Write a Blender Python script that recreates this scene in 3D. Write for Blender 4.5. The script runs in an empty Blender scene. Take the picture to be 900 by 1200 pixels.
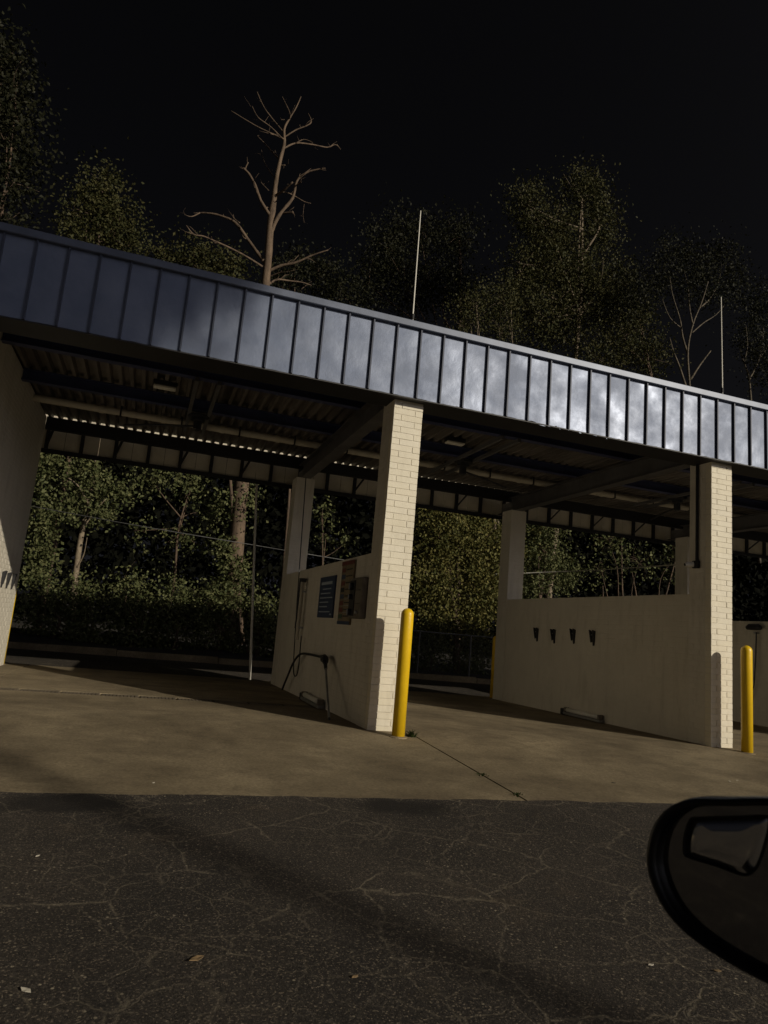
import bpy, bmesh, math, random
import numpy as np
from mathutils import Matrix, Vector
random.seed(7); rng = np.random.default_rng(7)
scene = bpy.context.scene; COL = scene.collection

# ------------------------------------------------------------------ camera
CAM = np.array([-2.349, -7.001, 1.017]); YAW, PITCH, ROLL, FPX = .3219, .1712, .0848, 804.57
_f = np.array([math.sin(YAW)*math.cos(PITCH), math.cos(YAW)*math.cos(PITCH), math.sin(PITCH)])
_r = np.array([math.cos(YAW), -math.sin(YAW), 0.]); _u = np.cross(_r, _f)
_c, _s = math.cos(ROLL), math.sin(ROLL)
RGT, UPV, FWD = _c*_r+_s*_u, -_s*_r+_c*_u, _f
cam = bpy.data.cameras.new('camera'); cam_o = bpy.data.objects.new('camera', cam); COL.objects.link(cam_o)
cam.sensor_fit = 'VERTICAL'; cam.sensor_height = 36; cam.lens = FPX/1200*36
cam.clip_start = .02; cam.clip_end = 3000
cam.dof.use_dof = True; cam.dof.focus_distance = 9.0; cam.dof.aperture_fstop = 9.0
M = Matrix.Identity(4)
for i in range(3):
    M[i][0], M[i][1], M[i][2], M[i][3] = RGT[i], UPV[i], -FWD[i], CAM[i]
cam_o.matrix_world = M
scene.camera = cam_o

# ------------------------------------------------------------------ light
SUN = np.array([.73, -1., .42]); SUN /= np.linalg.norm(SUN)           # towards the sun
sun = bpy.data.lights.new('sun', 'SUN'); sun.energy = 3.0; sun.angle = math.radians(.5); sun.color = (1, .91, .74)
sun_o = bpy.data.objects.new('sun', sun); COL.objects.link(sun_o)
sun_o.rotation_euler = Vector(SUN).to_track_quat('Z', 'Y').to_euler(); sun_o.location = (20, -28, 14)
world = bpy.data.worlds.new('World'); scene.world = world; world.use_nodes = True
nt = world.node_tree; nt.nodes.clear()
sky = nt.nodes.new('ShaderNodeTexSky'); sky.sky_type = 'NISHITA'; sky.sun_disc = False
sky.sun_elevation = math.asin(SUN[2]); sky.sun_rotation = math.atan2(SUN[0], SUN[1])
sky.altitude = 0; sky.air_density = .006; sky.dust_density = 3.2; sky.ozone_density = 2.0
bg = nt.nodes.new('ShaderNodeBackground'); bg.inputs[1].default_value = .020
wo = nt.nodes.new('ShaderNodeOutputWorld')
nt.links.new(sky.outputs[0], bg.inputs[0]); nt.links.new(bg.outputs[0], wo.inputs[0])
vs = scene.view_settings; vs.view_transform = 'Standard'; vs.look = 'None'; vs.gamma = 1; vs.exposure = 0.0
scene.cycles.use_denoising = True
scene.cycles.max_bounces = 6

# ------------------------------------------------------------------ helpers
def ray(u, v): return FWD+(u-450)/FPX*RGT-(v-600)/FPX*UPV
def at_x(u, v, x): d = ray(u, v); return CAM+d*(x-CAM[0])/d[0]
def at_y(u, v, y): d = ray(u, v); return CAM+d*(y-CAM[1])/d[1]
def at_z(u, v, z): d = ray(u, v); return CAM+d*(z-CAM[2])/d[2]
def px(p):
    d = np.asarray(p)-CAM; z = d@FWD
    return 450+FPX*(d@RGT)/z, 600-FPX*(d@UPV)/z

class MB:
    def __init__(s): s.v = []; s.f = []
    def add(s, vs, fs):
        n = len(s.v); s.v += [tuple(map(float, p)) for p in vs]; s.f += [tuple(i+n for i in f) for f in fs]; return s
    def box(s, x0, x1, y0, y1, z0, z1):
        return s.add([(x0,y0,z0),(x1,y0,z0),(x1,y1,z0),(x0,y1,z0),(x0,y0,z1),(x1,y0,z1),(x1,y1,z1),(x0,y1,z1)],
              [(0,3,2,1),(4,5,6,7),(0,1,5,4),(1,2,6,5),(2,3,7,6),(3,0,4,7)])
    def tube(s, path, r, n=8, cap=True):
        P = [np.asarray(p, float) for p in path]; R = r if hasattr(r, '__len__') else [r]*len(P)
        rings = []; up = None
        for i, p in enumerate(P):
            t = P[min(i+1, len(P)-1)]-P[max(i-1, 0)]; t = t/(np.linalg.norm(t)+1e-9)
            if up is None: up = np.array([1., 0, 0]) if abs(t[0]) < .8 else np.array([0, 1., 0])
            a = up-t*(up@t); a /= np.linalg.norm(a)+1e-9; b = np.cross(t, a); up = a
            rings.append([p+R[i]*(math.cos(2*math.pi*k/n)*a+math.sin(2*math.pi*k/n)*b) for k in range(n)])
        vs = [q for g in rings for q in g]
        fs = [(i*n+k, i*n+(k+1) % n, (i+1)*n+(k+1) % n, (i+1)*n+k) for i in range(len(P)-1) for k in range(n)]
        if cap: fs += [tuple(range(n-1, -1, -1)), tuple((len(P)-1)*n+k for k in range(n))]
        return s.add(vs, fs)
    def lathe(s, c, prof, n=24):
        vs = [(c[0]+r*math.cos(2*math.pi*k/n), c[1]+r*math.sin(2*math.pi*k/n), c[2]+z) for r, z in prof for k in range(n)]
        fs = [(i*n+k, i*n+(k+1) % n, (i+1)*n+(k+1) % n, (i+1)*n+k) for i in range(len(prof)-1) for k in range(n)]
        fs += [tuple(range(n-1, -1, -1)), tuple((len(prof)-1)*n+k for k in range(n))]
        return s.add(vs, fs)
    def build(s, name, mat, parent=None, smooth=False, bevel=0):
        me = bpy.data.meshes.new(name); me.from_pydata(s.v, [], s.f); me.update()
        if bevel:
            b = bmesh.new(); b.from_mesh(me)
            bmesh.ops.bevel(b, geom=b.edges[:], offset=bevel, segments=1, affect='EDGES'); b.to_mesh(me); b.free()
        return link(name, me, mat, parent, smooth)
def link(name, me, mat, parent=None, smooth=False):
    if mat is not None and not me.materials: me.materials.append(mat)
    if smooth: me.polygons.foreach_set('use_smooth', [True]*len(me.polygons))
    o = bpy.data.objects.new(name, me); COL.objects.link(o)
    if parent is not None: setp(o, parent)
    return o
def wloc(o):
    p = Vector((0, 0, 0))
    while o is not None: p += o.location; o = o.parent
    return p
ORIG = {}
def setp(o, parent):
    o.parent = parent; o.matrix_parent_inverse = Matrix.Translation(-ORIG.get(parent.name, Vector((0, 0, 0))))
def thing(name, label, cat, loc=(0, 0, 0), group=None):
    o = bpy.data.objects.new(name, None); COL.objects.link(o); o.location = loc; o.empty_display_size = .2
    ORIG[o.name] = Vector(loc)
    return tag(o, label, cat, group)
def tag(o, label, cat, group=None):
    o['label'] = label; o['category'] = cat
    if group: o['group'] = group
    return o
def struct(o): o['kind'] = 'structure'; return o
def stuff(o): o['kind'] = 'stuff'; return o

# ------------------------------------------------------------------ materials
def mat(name, col, rough=.8, metal=0., var=.0, scale=4., bump=0., bscale=60., spec=.5, col2=None, detail=6., stretch=None, lo=.35, hi=.65):
    m = bpy.data.materials.new(name); m.use_nodes = True; n = m.node_tree.nodes; l = m.node_tree.links
    p = n['Principled BSDF']; p.inputs['Roughness'].default_value = rough; p.inputs['Metallic'].default_value = metal
    p.inputs['Specular IOR Level'].default_value = spec
    p.inputs['Base Color'].default_value = (*col, 1)
    tc = n.new('ShaderNodeTexCoord'); src = tc.outputs['Object']
    if stretch:
        mp = n.new('ShaderNodeMapping'); mp.inputs['Scale'].default_value = stretch; l.new(src, mp.inputs[0]); src = mp.outputs[0]
    if var or col2:
        t = n.new('ShaderNodeTexNoise'); t.inputs['Scale'].default_value = scale; t.inputs['Detail'].default_value = detail; t.inputs['Roughness'].default_value = .65
        l.new(src, t.inputs['Vector'])
        r = n.new('ShaderNodeValToRGB'); c2 = col2 or tuple(c*(1-var) for c in col)
        r.color_ramp.elements[0].position = lo; r.color_ramp.elements[1].position = hi
        r.color_ramp.elements[0].color = (*c2, 1); r.color_ramp.elements[1].color = (*col, 1)
        l.new(t.outputs[0], r.inputs[0]); l.new(r.outputs[0], p.inputs['Base Color'])
    if bump:
        t2 = n.new('ShaderNodeTexNoise'); t2.inputs['Scale'].default_value = bscale; t2.inputs['Detail'].default_value = 5
        l.new(tc.outputs['Object'], t2.inputs['Vector'])
        b = n.new('ShaderNodeBump'); b.inputs['Strength'].default_value = bump; b.inputs['Distance'].default_value = .01
        l.new(t2.outputs[0], b.inputs['Height']); l.new(b.outputs[0], p.inputs['Normal'])
    return m
class NT:
    def __init__(s, m): s.m = m; s.n = m.node_tree.nodes; s.l = m.node_tree.links; s.p = s.n['Principled BSDF']
    def new(s, t, **k):
        x = s.n.new(t)
        for a, v in k.items():
            if a.startswith('_'): setattr(x, a[1:], v)
            else: x.inputs[int(a[1:]) if a[0] == 'i' and a[1:].isdigit() else a.replace('_', ' ')].default_value = v
        return x
    def noise(s, src, scale, detail=5., rough=.6):
        t = s.new('ShaderNodeTexNoise', Scale=scale, Detail=detail, Roughness=rough); s.l.new(src, t.inputs['Vector']); return t.outputs[0]
    def ramp(s, src, a, b, c0=(0, 0, 0, 1), c1=(1, 1, 1, 1)):
        r = s.n.new('ShaderNodeValToRGB'); e = r.color_ramp.elements; e[0].position = a; e[1].position = b; e[0].color = c0; e[1].color = c1
        s.l.new(src, r.inputs[0]); return r.outputs[0]
    def mix(s, fac, a, b, blend='MIX'):
        x = s.n.new('ShaderNodeMix'); x.data_type = 'RGBA'; x.blend_type = blend
        for sock, v in ((x.inputs[0], fac), (x.inputs[6], a), (x.inputs[7], b)):
            if isinstance(v, (int, float)): sock.default_value = v
            elif isinstance(v, tuple): sock.default_value = v
            else: s.l.new(v, sock)
        return x.outputs[2]
    def math(s, op, a, b=0.):
        x = s.n.new('ShaderNodeMath'); x.operation = op
        for i, v in enumerate((a, b)):
            if isinstance(v, (int, float)): x.inputs[i].default_value = v
            else: s.l.new(v, x.inputs[i])
        return x.outputs[0]
    def bump(s, h, strength, dist=.01, normal=None):
        b = s.new('ShaderNodeBump', Strength=strength, Distance=dist); s.l.new(h, b.inputs['Height'])
        if normal is not None: s.l.new(normal, b.inputs['Normal'])
        s.l.new(b.outputs[0], s.p.inputs['Normal']); return b.outputs[0]
def c4(r, g, b): return (r, g, b, 1)

def make_asphalt():
    m = bpy.data.materials.new('asphalt'); m.use_nodes = True; t = NT(m); t.p.inputs['Roughness'].default_value = .85
    t.p.inputs['Specular IOR Level'].default_value = .3
    o = t.new('ShaderNodeTexCoord').outputs['Object']
    base = t.mix(t.ramp(t.noise(o, .9, 6, .6), .35, .68), c4(.026, .022, .019), c4(.056, .046, .037))
    speck = t.ramp(t.noise(o, 110, 2, .6), .58, .66)
    base = t.mix(t.math('MULTIPLY', speck, .8), base, c4(.26, .21, .155))
    base = t.mix(t.math('MULTIPLY', t.ramp(t.noise(o, 48, 3, .6), .54, .66), .5), base, c4(.10, .085, .07))
    base = t.mix(t.math('MULTIPLY', t.ramp(t.noise(o, 75, 3, .6), .36, .46, c4(1, 1, 1), c4(0, 0, 0)), .7), base, c4(.012, .011, .010))
    vs_ = t.new('ShaderNodeTexVoronoi', Scale=26.); t.l.new(o, vs_.inputs['Vector'])
    base = t.mix(t.math('MULTIPLY', t.ramp(vs_.outputs['Distance'], .10, .17, c4(1, 1, 1), c4(0, 0, 0)), t.ramp(t.noise(o, 2.5, 4), .42, .6)), base, c4(.34, .29, .21))
    wv = t.new('ShaderNodeTexNoise', Scale=7., Detail=5.); t.l.new(o, wv.inputs['Vector'])
    add = t.new('ShaderNodeVectorMath', _operation='MULTIPLY_ADD'); t.l.new(wv.outputs['Color'], add.inputs[0]); add.inputs[1].default_value = (.13, .13, 0); t.l.new(o, add.inputs[2])
    def crack(scale, w):
        v = t.new('ShaderNodeTexVoronoi', Scale=scale, _feature='DISTANCE_TO_EDGE'); t.l.new(add.outputs[0], v.inputs['Vector'])
        return t.ramp(v.outputs['Distance'], 0, w, c4(1, 1, 1), c4(0, 0, 0))
    cr = t.math('MULTIPLY', crack(2.1, .020), t.ramp(t.noise(o, 1.7, 3), .40, .56))
    cr2 = t.math('MULTIPLY', crack(5.5, .035), t.ramp(t.noise(o, 1.1, 3), .44, .60))
    grit = t.ramp(t.noise(o, 38, 4), .36, .56)
    both = t.math('MULTIPLY', t.math('MAXIMUM', cr, t.math('MULTIPLY', cr2, .7)), grit)
    col = t.mix(t.math('MULTIPLY', both, .72), base, c4(.25, .21, .15))
    # pale sand drifts and dark patches
    col = t.mix(t.math('MULTIPLY', t.ramp(t.noise(o, 2.1, 8, .75), .58, .74), .4), col, c4(.13, .095, .06))
    col = t.mix(t.math('MULTIPLY', t.ramp(t.noise(o, .55, 3, .5), .58, .66), .55), col, c4(.018, .016, .015))
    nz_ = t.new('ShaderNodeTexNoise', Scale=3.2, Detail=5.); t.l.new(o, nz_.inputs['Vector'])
    for cx_, cy_, rx_, ry_ in ((-2.62, -2.62, .42, .22), (-.55, -2.62, .42, .2), (-3.3, -2.75, .5, .12)):  # soft-edged darker blobs at fixed spots, outlines broken up by noise
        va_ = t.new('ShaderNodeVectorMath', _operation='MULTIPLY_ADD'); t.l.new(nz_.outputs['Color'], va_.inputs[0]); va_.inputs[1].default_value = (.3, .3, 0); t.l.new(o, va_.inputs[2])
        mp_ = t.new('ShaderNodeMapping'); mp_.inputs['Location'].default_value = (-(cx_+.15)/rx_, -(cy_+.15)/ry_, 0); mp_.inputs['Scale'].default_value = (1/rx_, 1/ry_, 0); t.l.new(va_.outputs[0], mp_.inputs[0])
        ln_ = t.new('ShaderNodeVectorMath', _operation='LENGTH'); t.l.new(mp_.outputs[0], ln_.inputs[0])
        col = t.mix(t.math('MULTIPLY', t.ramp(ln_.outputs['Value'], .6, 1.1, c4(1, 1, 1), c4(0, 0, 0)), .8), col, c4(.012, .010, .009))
    t.l.new(col, t.p.inputs['Base Color'])
    h = t.math('ADD', t.noise(o, 120, 4, .7), t.math('MULTIPLY', t.math('MAXIMUM', cr, cr2), -.25))
    t.bump(h, .9, .014)
    return m
def make_concrete():
    m = bpy.data.materials.new('concrete'); m.use_nodes = True; t = NT(m); t.p.inputs['Roughness'].default_value = .8
    t.p.inputs['Specular IOR Level'].default_value = .35
    o = t.new('ShaderNodeTexCoord').outputs['Object']
    base = t.mix(t.ramp(t.noise(o, .8, 7, .65), .3, .7), c4(.115, .088, .052), c4(.33, .265, .165))
    mp = t.new('ShaderNodeMapping'); mp.inputs['Scale'].default_value = (1.0, 2.2, 1); t.l.new(o, mp.inputs[0])
    base = t.mix(t.math('MULTIPLY', t.ramp(t.noise(mp.outputs[0], 1.1, 6, .7), .50, .70), .5), base, c4(.10, .074, .046))
    base = t.mix(t.math('MULTIPLY', t.ramp(t.noise(o, 3.5, 8, .78), .5, .72), .6), base, c4(.085, .064, .042))
    sp = t.ramp(t.noise(o, 45, 4, .7), .3, .7, c4(.68, .68, .68), c4(1.25, 1.25, 1.25))
    t.l.new(t.mix(1., base, sp, 'MULTIPLY'), t.p.inputs['Base Color'])
    t.bump(t.noise(o, 90, 5, .7), .25, .006)
    return m
def make_brick_paint(name, col, dirt=.35):
    m = bpy.data.materials.new(name); m.use_nodes = True; t = NT(m); t.p.inputs['Roughness'].default_value = .62
    t.p.inputs['Specular IOR Level'].default_value = .35
    g = t.new('ShaderNodeNewGeometry').outputs['Position']
    mp = t.new('ShaderNodeMapping'); mp.inputs['Scale'].default_value = (3, 3, .5); t.l.new(g, mp.inputs[0])
    c = t.mix(t.ramp(t.noise(g, 2.2, 6, .7), .3, .7), c4(*(x*.86 for x in col)), c4(*col))
    oi = t.new('ShaderNodeObjectInfo').outputs['Random']
    c = t.mix(t.ramp(oi, 0, 1, c4(0, 0, 0), c4(.25, .25, .25)), c, c4(col[0]*.82, col[1]*.78, col[2]*.66))
    streak = t.math('MULTIPLY', t.ramp(t.noise(mp.outputs[0], 2.5, 6, .7), .52, .75), dirt)
    c = t.mix(streak, c, c4(col[0]*.45, col[1]*.42, col[2]*.36))
    pit = t.ramp(t.noise(g, 55, 4, .7), .66, .74)
    c = t.mix(t.math('MULTIPLY', pit, .45), c, c4(col[0]*.4, col[1]*.36, col[2]*.3))
    t.l.new(c, t.p.inputs['Base Color'])
    t.bump(t.math('ADD', t.noise(g, 70, 5, .7), t.math('MULTIPLY', t.noise(g, 14, 3), 1.5)), .5, .004)
    return m
def make_fascia():
    m = bpy.data.materials.new('fascia_metal'); m.use_nodes = True; t = NT(m)
    g = t.new('ShaderNodeNewGeometry').outputs['Position']
    oi = t.new('ShaderNodeObjectInfo').outputs['Random']
    off = t.new('ShaderNodeCombineXYZ'); t.l.new(oi, off.inputs[0]); t.l.new(oi, off.inputs[2])
    va = t.new('ShaderNodeVectorMath', _operation='MULTIPLY_ADD'); t.l.new(off.outputs[0], va.inputs[0]); va.inputs[1].default_value = (9, 0, 5); t.l.new(g, va.inputs[2])
    n1 = t.noise(g, .9, 3, .5); n2 = t.noise(va.outputs[0], 4.0, 4, .55); n3 = t.noise(g, 3.2, 5, .6)
    col = t.mix(t.ramp(n2, .3, .72), c4(.115, .142, .215), c4(.155, .182, .255))
    t.l.new(col, t.p.inputs['Base Color'])
    t.p.inputs['Metallic'].default_value = .25
    t.l.new(t.ramp(t.math('ADD', t.math('MULTIPLY', n1, .45), t.math('MULTIPLY', n3, .55)), .40, .60, c4(.40, .40, .40), c4(.60, .60, .60)), t.p.inputs['Roughness'])
    t.bump(t.math('ADD', t.noise(va.outputs[0], 2.2, 2, .45), t.math('MULTIPLY', n3, .35)), .55, .03)
    return m
def make_leaf(name, c1, c2, rough=.55):
    m = bpy.data.materials.new(name); m.use_nodes = True; t = NT(m); t.p.inputs['Roughness'].default_value = rough
    t.p.inputs['Specular IOR Level'].default_value = .12
    a = t.n.new('ShaderNodeAttribute'); a.attribute_name = 'tint'
    t.l.new(t.mix(a.outputs['Fac'], c4(*c1), c4(*c2)), t.p.inputs['Base Color'])
    tr = t.n.new('ShaderNodeBsdfTranslucent'); t.l.new(t.mix(a.outputs['Fac'], c4(*(x*.7 for x in c1)), c4(*(x*.7 for x in c2))), tr.inputs[0])
    mx = t.n.new('ShaderNodeMixShader'); mx.inputs[0].default_value = .22
    t.l.new(t.p.outputs[0], mx.inputs[1]); t.l.new(tr.outputs[0], mx.inputs[2])
    t.l.new(mx.outputs[0], t.n['Material Output'].inputs[0])
    return m

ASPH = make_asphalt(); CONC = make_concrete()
CREAM = (.75, .69, .56)
BRICK = make_brick_paint('cream_brick', CREAM, .3); WALLM = make_brick_paint('cream_wall', (.68, .635, .55), .4)
FASC = make_fascia()
TRIM = mat('fascia_trim', (.115, .135, .19), .45, .2, var=.3, scale=3)
RIBM = mat('seam_metal', (.05, .058, .085), .5, 0.1, spec=.3)
SOFF = mat('dark_steel', (.016, .015, .016), .6, .1, var=.4, scale=3)
DECK = mat('deck_galv', (.21, .185, .16), .6, .3, var=.55, scale=2.5, stretch=(1, .3, 1))
BLUE = mat('blue_steel', (.05, .06, .14), .45, .1, var=.3, scale=2)
RAFT = mat('rafter_steel', (.13, .125, .125), .5, .2, var=.35, scale=3)
PVC = mat('white_pipe', (.55, .5, .4), .5, var=.25, scale=2)
PANEL = mat('primer_panel', (.58, .52, .40), .6, var=.25, scale=2)
YEL = mat('yellow_paint', (.78, .50, .01), .38, var=.12, scale=5, bump=.15, bscale=40)
BLACK = mat('black_rubber', (.012, .012, .012), .5)
GUNM = mat('black_plastic', (.02, .02, .022), .4, bump=.1)
STEEL = mat('galvanised', (.45, .45, .45), .4, .8, var=.25, scale=8)
STAIN = mat('stainless', (.22, .19, .16), .4, .5, var=.3, scale=6)
WHITE = mat('white_plastic', (.75, .72, .64), .5, var=.15, scale=6)
SIGNB = mat('blue_sign', (.025, .045, .11), .5, var=.2, scale=3)
SIGNT = mat('sign_text', (.32, .38, .45), .6)
RED = mat('red_sign', (.16, .03, .02), .55, var=.3)
TANS = mat('tan_sign', (.22, .17, .10), .6, var=.3)
GREENS = mat('green_sign', (.06, .10, .06), .6)
SOIL = mat('soil', (.018, .014, .009), .95, var=.5, scale=3, bump=.6, bscale=15)
BARK = mat('bark', (.13, .085, .055), .9, col2=(.05, .035, .025), scale=9, bump=.9, bscale=25, stretch=(1, 1, .25))
DEADW = mat('dead_wood', (.165, .115, .076), .9, col2=(.06, .04, .026), scale=7, bump=.8, bscale=30, stretch=(1, 1, .25))
STEMB = mat('stem_bark', (.17, .14, .10), .9, col2=(.05, .04, .028), scale=8)
PALEB = mat('pale_bark', (.24, .19, .13), .85, col2=(.12, .09, .06), scale=8, bump=.5, bscale=30)
LEAF_IVY = make_leaf('leaf_ivy', (.045, .060, .022), (.19, .19, .085))
LEAF_YEL = make_leaf('leaf_yellowing', (.06, .07, .022), (.22, .19, .065))
LEAF_MID = make_leaf('leaf_mid', (.026, .032, .012), (.095, .085, .034))
LEAF_DARK = make_leaf('leaf_dark', (.010, .012, .006), (.034, .033, .016))
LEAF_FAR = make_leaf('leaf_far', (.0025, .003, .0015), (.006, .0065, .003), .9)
GRASS = make_leaf('weed', (.03, .045, .012), (.07, .085, .03))

# ------------------------------------------------------------------ ground
APRON_Y = -2.45
def gz(x, y):
    z = -.0114*max(-6, min(10, x))
    if y > 0: z -= .014*min(y, 6.3)
    else: z += .04*max(y, APRON_Y)
    if y < APRON_Y: z += .032*max(y-APRON_Y, -6)
    return z
def grid(x0, x1, y0, y1, nx, ny, zf, name, m, parent=None, th=0.):
    b = MB(); xs = np.linspace(x0, x1, nx+1); ys = np.linspace(y0, y1, ny+1)
    vs = [(x, y, zf(x, y)) for y in ys for x in xs]; W = nx+1
    fs = [(j*W+i, j*W+i+1, (j+1)*W+i+1, (j+1)*W+i) for j in range(ny) for i in range(nx)]
    b.add(vs, fs)
    if th:
        ring = [i for i in range(W)]+[j*W+nx for j in range(1, ny+1)]+[ny*W+i for i in range(nx-1, -1, -1)]+[j*W for j in range(ny-1, 0, -1)]
        n = len(b.v); b.v += [(b.v[i][0], b.v[i][1], b.v[i][2]-th) for i in ring]; k = len(ring)
        b.f += [(ring[i], n+i, n+(i+1) % k, ring[(i+1) % k]) for i in range(k)]
    return b.build(name, m, parent)
struct(grid(-900, 900, -900, 1500, 4, 4, lambda x, y: -.62, 'ground', SOIL))
_ex = list(np.linspace(-60, -9, 10))+list(np.linspace(-8.9, 14, 420))+list(np.linspace(14.5, 60, 10)); _ey = [-60, -40, -25, -15]+list(np.linspace(-10, APRON_Y-.1, 30))
def edge_y(x): return APRON_Y+.014+.010*math.sin(x*3.1)+.008*math.sin(x*9.7+1)+random.uniform(-.008, .010)
_b = MB(); _W = len(_ex)
for y in _ey: _b.v += [(x, y, gz(x, y)) for x in _ex]
_b.v += [(x, APRON_Y-.02, gz(x, APRON_Y)+.002) for x in _ex]
_b.v += [(x, edge_y(x), gz(x, APRON_Y)+.007) for x in _ex]
_b.f += [(j*_W+i, j*_W+i+1, (j+1)*_W+i+1, (j+1)*_W+i) for j in range(len(_ey)+1) for i in range(_W-1)]
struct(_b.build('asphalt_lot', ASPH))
slab_root = struct(grid(-60, 60, APRON_Y+.05, 6.2, 60, 12, lambda x, y: gz(x, y)-.035, 'concrete_apron', SOIL, th=.3))
xs_j = [-8.5, -4.02, .45, 4.95, 9.4, 14]; ys_j = [APRON_Y, 2.0, 6.25]
for i in range(5):
    for j in range(2):
        g = .006; y1 = ys_j[j+1]-g; y0 = ys_j[j]+g
        if i == 1 and j == 0: y1 = 1.86
        if i == 1 and j == 1: y0 = 2.14
        dz = random.uniform(-.003, .003)
        grid(xs_j[i]+g, xs_j[i+1]-g, y0, y1, 10, 12, lambda x, y: gz(x, y)+dz, 'slab', CONC, slab_root, th=.12)
# rear lane, kerb, verge
struct(grid(-60, 60, 6.26, 10.9, 60, 6, lambda x, y: gz(x, 6.3)-.05, 'rear_lane', ASPH))
kb = MB()
for k in range(22):
    x = -22+k*2.4; zz = gz(x, 6.3)-.06
    kb.box(x+.006, x+2.394, 10.9, 11.06, zz-.1, zz+.15)
struct(kb.build('rear_kerb', CONC, bevel=.012))
def verge(x, y): return gz(x, 6.3)+.05+.12*math.sin(x*1.3+y*2)*math.sin(y*1.1)*min(1, (y-11.06)/2)+.02*(y-11.06)
struct(grid(-60, 70, 11.06, 60, 120, 40, verge, 'verge', SOIL))

# ------------------------------------------------------------------ building
B = thing('car_wash_building', 'open self-service car wash building with dark blue metal fascia and cream brick pillars', 'building', (2.2, 3, -.05))
PW, PD, PP, D, HW = .35, .383, 4.49, 5.281, 1.891
ZF0, ZF1, YF = 3.60, 4.46, -.12
ZD = 4.15; YR = 6.1
XL, XR = -6.6, 9.6
COURSE = .0705
def brick_mesh(name, L, H, Dp):
    b = MB().box(-L/2, L/2, 0, Dp, -H/2, H/2); o = b.build(name, BRICK, None, bevel=.003); me = o.data; bpy.data.objects.remove(o); return me
BM = {k: brick_mesh('brick', L, COURSE-.0045, .10) for k, L in (('l', .73*PW-.0045), ('s', .27*PW-.0045))}
def brick_face(b, p0, du, nrm, length, height, bl=.25, relief=.0025, gap=.006, jit=.001):
    """thin brick pads on a wall face; du along, z up, nrm outward (axis-aligned unit vectors)"""
    p0 = np.asarray(p0, float); du = np.asarray(du, float); nrm = np.asarray(nrm, float)
    nrow = int(round(height/COURSE)); ch = height/nrow
    for r in range(nrow):
        s = -bl/2 if r % 2 else 0.
        while s < length-1e-6:
            a, e = max(s, 0)+gap/2, min(s+bl, length)-gap/2; s += bl
            if e-a < .015: continue
            z0, z1 = r*ch+gap/2, (r+1)*ch-gap/2; q = relief+random.uniform(-jit, jit)
            c = [p0+du*t+np.array([0, 0, z]) for t, z in ((a, z0), (e, z0), (e, z1), (a, z1))]
            k = [p0+du*t+np.array([0, 0, z])+nrm*q for t, z in ((a+.002, z0+.002), (e-.002, z0+.002), (e-.002, z1-.002), (a+.002, z1-.002))]
            b.add(c+k, [(4, 5, 6, 7), (0, 1, 5, 4), (1, 2, 6, 5), (2, 3, 7, 6), (3, 0, 4, 7)])
def pillar(x, y, z0, z1, front_bricks):
    c = MB().box(x+.004, x+PW-.004, y+.004, y+PD-.004, z0, z1).build('pillar', WALLM, B)
    b = MB()
    brick_face(b, (x+.004, y+PD, z0), (0, -1, 0), (-1, 0, 0), PD-(.10 if front_bricks else 0), z1-z0, .19)
    brick_face(b, (x+PW-.004, y+(.1 if front_bricks else 0), z0), (0, 1, 0), (1, 0, 0), PD-(.1 if front_bricks else 0), z1-z0, .19)
    if not front_bricks: brick_face(b, (x, y+.004, z0), (1, 0, 0), (0, -1, 0), PW, z1-z0, .25)
    stuff(b.build('brickwork', WALLM, c))
    if front_bricks:
        n = int((z1-z0)/COURSE)
        for r in range(n):
            zc = z0+(r+.5)*COURSE
            for q in (0, 1):
                short_left = r % 2 == 0
                long = (q == 1) if short_left else (q == 0)
                f = .27 if short_left else .73
                xc = x+(f/2 if q == 0 else (1+f)/2)*PW
                o = link('brick', BM['l' if long else 's'], None, c)
                o.location = (xc+random.uniform(-.0012, .0012), y-.0015+random.uniform(-.0015, .0012), zc+random.uniform(-.001, .001))
                o.rotation_euler = (random.uniform(-.012, .012), random.uniform(-.005, .005), random.uniform(-.01, .01))
ZP = 3.68
for i, x in enumerate((0, PP, 2*PP, 3*PP)):
    zf = gz(x, 0)-.03; zr = gz(x, D)-.03
    pillar(x, 0, zf, ZP, i < 2); pillar(x, D, zr, ZP, False)
    top = HW+gz(x, 3)*.6+.01
    w = MB().box(x+.012, x+.24, PD, D, zr-.05, top).build('partition_wall', WALLM, B)
    b = MB(); brick_face(b, (x+.012, D, zr), (0, -1, 0), (-1, 0, 0), D-PD, top-zr, .25, relief=.0016, jit=.0006)
    brick_face(b, (x+.24, PD, zr), (0, 1, 0), (1, 0, 0), D-PD, top-zr, .25, relief=.0016, jit=.0006)
    stuff(b.build('brickwork', WALLM, w))
# left full-height wall of the equipment room
XW = -4.34
w = MB().box(XW-.25, XW, -.02, 5.68, -.2, ZD-.004).build('end_wall', WALLM, B)
b = MB(); brick_face(b, (XW, -.02, -.1), (0, 1, 0), (1, 0, 0), 5.70, ZD+.08, .25, relief=.004, gap=.010)
stuff(b.build('brickwork', WALLM, w))
MB().box(XW-.25-2, XW-.252, 0, 5.6, -.2, ZD-.004).build('equipment_room', WALLM, B)

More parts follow.
